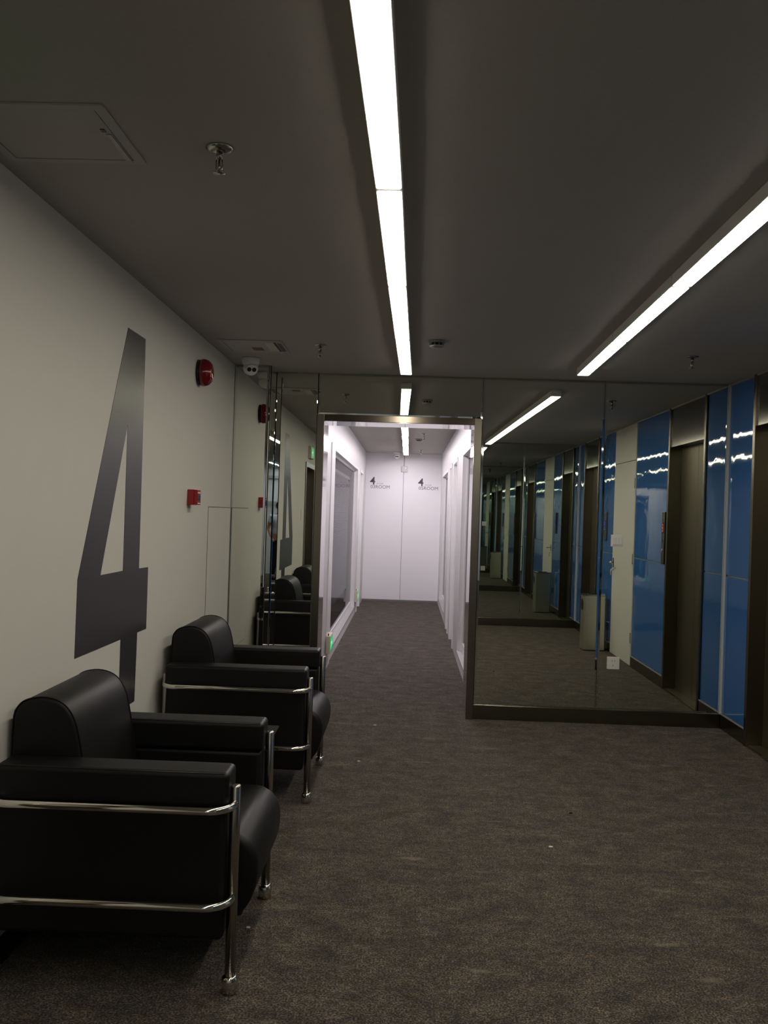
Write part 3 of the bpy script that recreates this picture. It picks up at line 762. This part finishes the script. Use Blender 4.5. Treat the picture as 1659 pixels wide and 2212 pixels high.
def make_chair(label, loc):
    """front legs at local x=0; seat faces +x; width along y between legs 0.735"""
    W = 0.7320; hw = W / 2
    t = thing('armchair', label, 'armchair', loc, 'black leather armchairs along the white wall')
    yin = hw - 0.083            # inner face of arms
    yout = hw + 0.044
    # legs with feet and rails
    for sx, x in ((0, 0.0), (1, -0.766)):
        for s in (-1, 1):
            y = s * hw
            top = 0.662 if sx == 0 else 0.655
            bm = new_bm(); lathe(bm, [(0.0175, 0.045), (0.0175, top - 0.005), (0.0145, top), (0.004, top + 0.001)], (x, y, 0), seg=24)
            lg = obj('leg', bm, 'chrome_dull', t)
            bm = new_bm(); lathe(bm, [(0.024, 0.0), (0.0265, 0.004), (0.0265, 0.046), (0.022, 0.053), (0.0175, 0.056)], (x, y, 0), seg=28)
            obj('foot', bm, 'chrome', lg, label='thicker chrome foot ferrule')
    for s in (-1, 1):
        for z in (0.606, 0.308):
            bm = new_bm(); tube(bm, [p + Vector((0, s * hw, 0)) for p in rail_pts(s, z)], 0.0128, 16)
            obj('side_rail', bm, 'chrome', t)
    # cross bars under the seat
    for x in (-0.045, -0.715):
        bm = new_bm(); cyl(bm, (x, -hw + 0.002, 0.196), (x, hw - 0.002, 0.196), 0.010, seg=14); obj('cross_bar', bm, 'chrome_dull', t)
    # side panels
    for s in (-1, 1):
        ya, yb = sorted((s * yin, s * yout))
        obj('side_panel', box(new_bm(), -0.757, -0.022, ya + 0.004, yb - 0.004, 0.178, 0.598, bev=0.016, seg=4), 'leather', t)
        # arm pad: crowned top, piped edge
        bm = new_bm()
        w = (yb - ya) / 2 + 0.004; c = (ya + yb) / 2
        box(bm, -0.764, -0.014, c - w, c + w, 0.598, 0.710, bev=0.017, seg=4, smooth=True)
        for f in bm.faces: f.smooth = True
        ap = obj('armrest', bm, 'leather', t); ap.modifiers.new('weighted', 'WEIGHTED_NORMAL').keep_sharp = True
        for yy_ in (ya + 0.003, yb - 0.003):
            bm = new_bm(); tube(bm, [(-0.750, yy_, 0.7060), (-0.40, yy_, 0.7062), (-0.030, yy_, 0.7060)], 0.0022, 8); obj('piping', bm, 'leather', ap)
    # seat with a rounded, undercut front
    pts = [(-0.740, 0.205), (-0.740, 0.440), (-0.60, 0.462), (-0.30, 0.476), (-0.05, 0.478), (0.010, 0.464), (0.048, 0.430), (0.064, 0.380), (0.062, 0.320), (0.046, 0.262), (0.020, 0.218), (-0.020, 0.196), (-0.30, 0.192), (-0.60, 0.192)]
    pr = smooth_curve(pts, 5)
    bm = new_bm(); prism(bm, pr, -yin + 0.002, yin - 0.002, 'XZ', bev=0.022, seg=4)
    for f in bm.faces: f.smooth = True
    obj('seat_cushion', bm, 'leather', t)
    # back cushion, rounded over the top
    pts = [(-0.765, 0.300), (-0.768, 0.600), (-0.766, 0.810), (-0.750, 0.866), (-0.712, 0.892), (-0.650, 0.898), (-0.594, 0.876), (-0.556, 0.820), (-0.532, 0.720), (-0.512, 0.600), (-0.498, 0.480), (-0.495, 0.300)]
    pr = smooth_curve(pts, 5)
    bm = new_bm(); prism(bm, pr, -yin + 0.006, yin - 0.006, 'XZ', bev=0.014, seg=4)
    for f in bm.faces: f.smooth = True
    bk = obj('backrest', bm, 'leather', t)
    for s in (-1, 1):
        bm = new_bm(); ring = [Vector((a, s * (yin - 0.012), b)) for a, b in smooth_curve([(p[0] * 1.0, p[1]) for p in pts[1:-1]], 4, closed=False)]
        cen = Vector((-0.64, s * (yin - 0.012), 0.6)); tube(bm, ring, 0.0024, 8); obj('piping', bm, 'leather', bk)
    return t
make_chair('nearer black leather and chrome armchair, cut off by the left edge of the picture', (-0.522, 3.311, 0))
make_chair('farther black leather and chrome armchair beside the wall hatch and the mirrors', (-0.490, 5.254, 0))

# low table between the chairs
t = thing('side_table', 'low black glass topped side table between the two armchairs', 'table', (-0.905, 4.275, 0))
boxo('table_top', (-0.290, 0.290, -0.375, 0.375, 0.448, 0.458), 'table', t, bev=0.002)
for a in (-1, 1):
    for b in (-1, 1):
        bm = new_bm(); cyl(bm, (a * 0.255, b * 0.335, 0), (a * 0.255, b * 0.335, 0.448), 0.012, seg=16); obj('leg', bm, 'black', t)
bm = new_bm()
for b in (-1, 1): box(bm, -0.255, 0.255, b * 0.335 - 0.008, b * 0.335 + 0.008, 0.430, 0.447)
obj('apron', bm, 'black', t)

# ------------------------------------------------------------------ litter on the carpet
for i, (x, y, s, lb) in enumerate(((-0.192, 6.728, 0.012, 'tiny pale scrap on the carpet right before the corridor opening'), (-0.257, 5.737, 0.010, 'tiny pale scrap on the carpet right of the farther armchair'),
                                   (0.720, 4.374, 0.011, 'tiny pale scrap in the middle of the lobby carpet'), (-0.540, 3.40, 0.008, 'tiny pale scrap on the carpet by the nearer armchair'))):
    bm = new_bm(); prism(bm, [(-s, -s * .5), (s * .3, -s * .8), (s, s * .2), (s * .1, s * .7), (-s * .8, s * .5)], 0.0006, 0.004, 'XY')
    tag(obj('paper_scrap', bm, 'paper', loc=(x, y, 0)), lb, 'litter')
bm = new_bm(); prism(bm, [(-0.008, -0.006), (0.010, -0.004), (0.006, 0.008), (-0.006, 0.006)], 0.0006, 0.006, 'XY')
tag(obj('dark_crumb', bm, 'black', loc=(0.901, 4.888, 0)), 'small dark crumb on the open carpet before the right mirrors', 'litter')

# ------------------------------------------------------------------ person behind the camera (seen in the corner mirrors)
def skin_mesh(name, verts, edges, radii, m, parent, sub=2, root=0):
    me = bpy.data.meshes.new(name); me.from_pydata(verts, edges, []); tmp = bpy.data.objects.new('tmp', me); COL.objects.link(tmp)
    md = tmp.modifiers.new('s', 'SKIN'); md.use_smooth_shade = True
    for i, r in enumerate(radii):
        sv = me.skin_vertices[0].data[i]; sv.radius = r if isinstance(r, tuple) else (r, r); sv.use_root = (i == root)
    sb = tmp.modifiers.new('b', 'SUBSURF'); sb.levels = sub
    bpy.context.view_layer.update()
    out = bpy.data.meshes.new_from_object(tmp.evaluated_get(bpy.context.evaluated_depsgraph_get()))
    bpy.data.objects.remove(tmp); out.materials.clear(); out.materials.append(M[m]); out.name = name
    o = bpy.data.objects.new(name, out); COL.objects.link(o); o.parent = parent; return o

P = thing('person', 'person with short dark hair, white shirt and black trousers standing in the bright rear area', 'person', (0.78, -6.35, 0), rz=0.35)
def V(*a): return tuple(a)
# faces +y; hand-built joint list
body_v = [V(0, 0, .95), V(0, -.01, 1.08), V(0, -.01, 1.22), V(0, -.01, 1.36), V(0, 0, 1.44), V(0, .01, 1.50), V(0, .02, 1.56), V(0, .02, 1.64)]
body_r = [(.13, .10), (.125, .09), (.14, .10), (.15, .10), (.06, .055), (.05, .055), (.072, .090), (.065, .08)]
body_e = [(i, i + 1) for i in range(7)]
for s in (-1, 1):
    b = len(body_v)
    body_v += [V(s * .09, 0, .88), V(s * .10, .02, .50), V(s * .11, -.01, .10), V(s * .12, .10, .04)]
    body_r += [(.088, .09), (.055, .06), (.038, .042), (.038, .028)]
    body_e += [(0, b), (b, b + 1), (b + 1, b + 2), (b + 2, b + 3)]
    b = len(body_v)
    body_v += [V(s * .17, -.01, 1.385), V(s * .235, -.02, 1.12), V(s * .20, .12, .95), V(s * .185, .16, .91)]
    body_r += [(.052, .055), (.038, .04), (.027, .024), (.032, .018)]
    body_e += [(3, b), (b, b + 1), (b + 1, b + 2), (b + 2, b + 3)]
    pal = b + 3
    for j in range(4):
        c = len(body_v); oy = (j - 1.5) * .019; ln = (.85, 1.0, .95, .75)[j]
        body_v += [V(s * (.18) + oy, .19, .885), V(s * .178 + oy * 1.1, .19 + .03 * ln, .86), V(s * .172 + oy * 1.1, .20 + .03 * ln, .86 - .026 * ln)]
        body_r += [(.009, .009), (.008, .008), (.007, .007)]; body_e += [(pal, c), (c, c + 1), (c + 1, c + 2)]
    c = len(body_v)
    body_v += [V(s * .155, .165, .89), V(s * .140, .19, .875)]; body_r += [(.010, .010), (.008, .008)]; body_e += [(pal, c), (c, c + 1)]
skin_mesh('body', body_v, body_e, body_r, 'skin', P, sub=1)
# clothes follow the body
sv = [V(0, 0, .93), V(0, -.01, 1.08), V(0, -.01, 1.22), V(0, -.01, 1.36), V(0, -.002, 1.43)]; sr = [(.150, .118), (.140, .105), (.155, .115), (.160, .112), (.075, .068)]; se = [(0, 1), (1, 2), (2, 3), (3, 4)]
for s in (-1, 1):
    b = len(sv); sv += [V(s * .175, -.01, 1.39), V(s * .215, -.018, 1.22)]; sr += [(.062, .064), (.054, .056)]; se += [(3, b), (b, b + 1)]
skin_mesh('shirt', sv, se, sr, 'shirt', P)
tv = [V(0, 0, .94)]; tr_ = [(.142, .112)]; te = []
for s in (-1, 1):
    b = len(tv); tv += [V(s * .09, 0, .84), V(s * .10, .02, .50), V(s * .11, -.01, .09)]; tr_ += [(.098, .10), (.070, .074), (.056, .062)]; te += [(0, b), (b, b + 1), (b + 1, b + 2)]
skin_mesh('trousers', tv, te, tr_, 'trousers', P)
for s in (-1, 1):
    bm = new_bm(); box(bm, s * .115 - .048, s * .115 + .048, -.07, .19, 0.0, .085, bev=0.035, seg=4); obj('shoe', bm, 'shoe', P)
bm = new_bm(); bmesh.ops.create_uvsphere(bm, u_segments=24, v_segments=16, radius=1, matrix=Matrix.Translation((0, .0, 1.630)) @ Matrix.Diagonal((.088, .103, .098, 1)))
for f in bm.faces: f.smooth = True
bmesh.ops.delete(bm, geom=[v for v in bm.verts if v.co.z < 1.60 and v.co.y > -.02 or v.co.z < 1.56 or (v.co.y > .075 and v.co.z < 1.665)], context='VERTS')
obj('hair', bm, 'hair', P)
bm = new_bm()
for s in (-1, 1): bmesh.ops.create_uvsphere(bm, u_segments=10, v_segments=8, radius=.011, matrix=Matrix.Translation((s * .030, .098, 1.615)))
obj('eyes', bm, 'black', P)
bm = new_bm(); prism(bm, [(.095, 1.615), (.128, 1.580), (.095, 1.572)], -.011, .011, 'YZ')
for s in (-1, 1): box(bm, s * .074 - .008, s * .074 + .008, .0, .03, 1.575, 1.63, bev=.004)
obj('nose_and_ears', bm, 'skin', P)
bm = new_bm(); box(bm, -.022, .022, .088, .100, 1.545, 1.553, bev=.002); obj('mouth', bm, 'red', P)
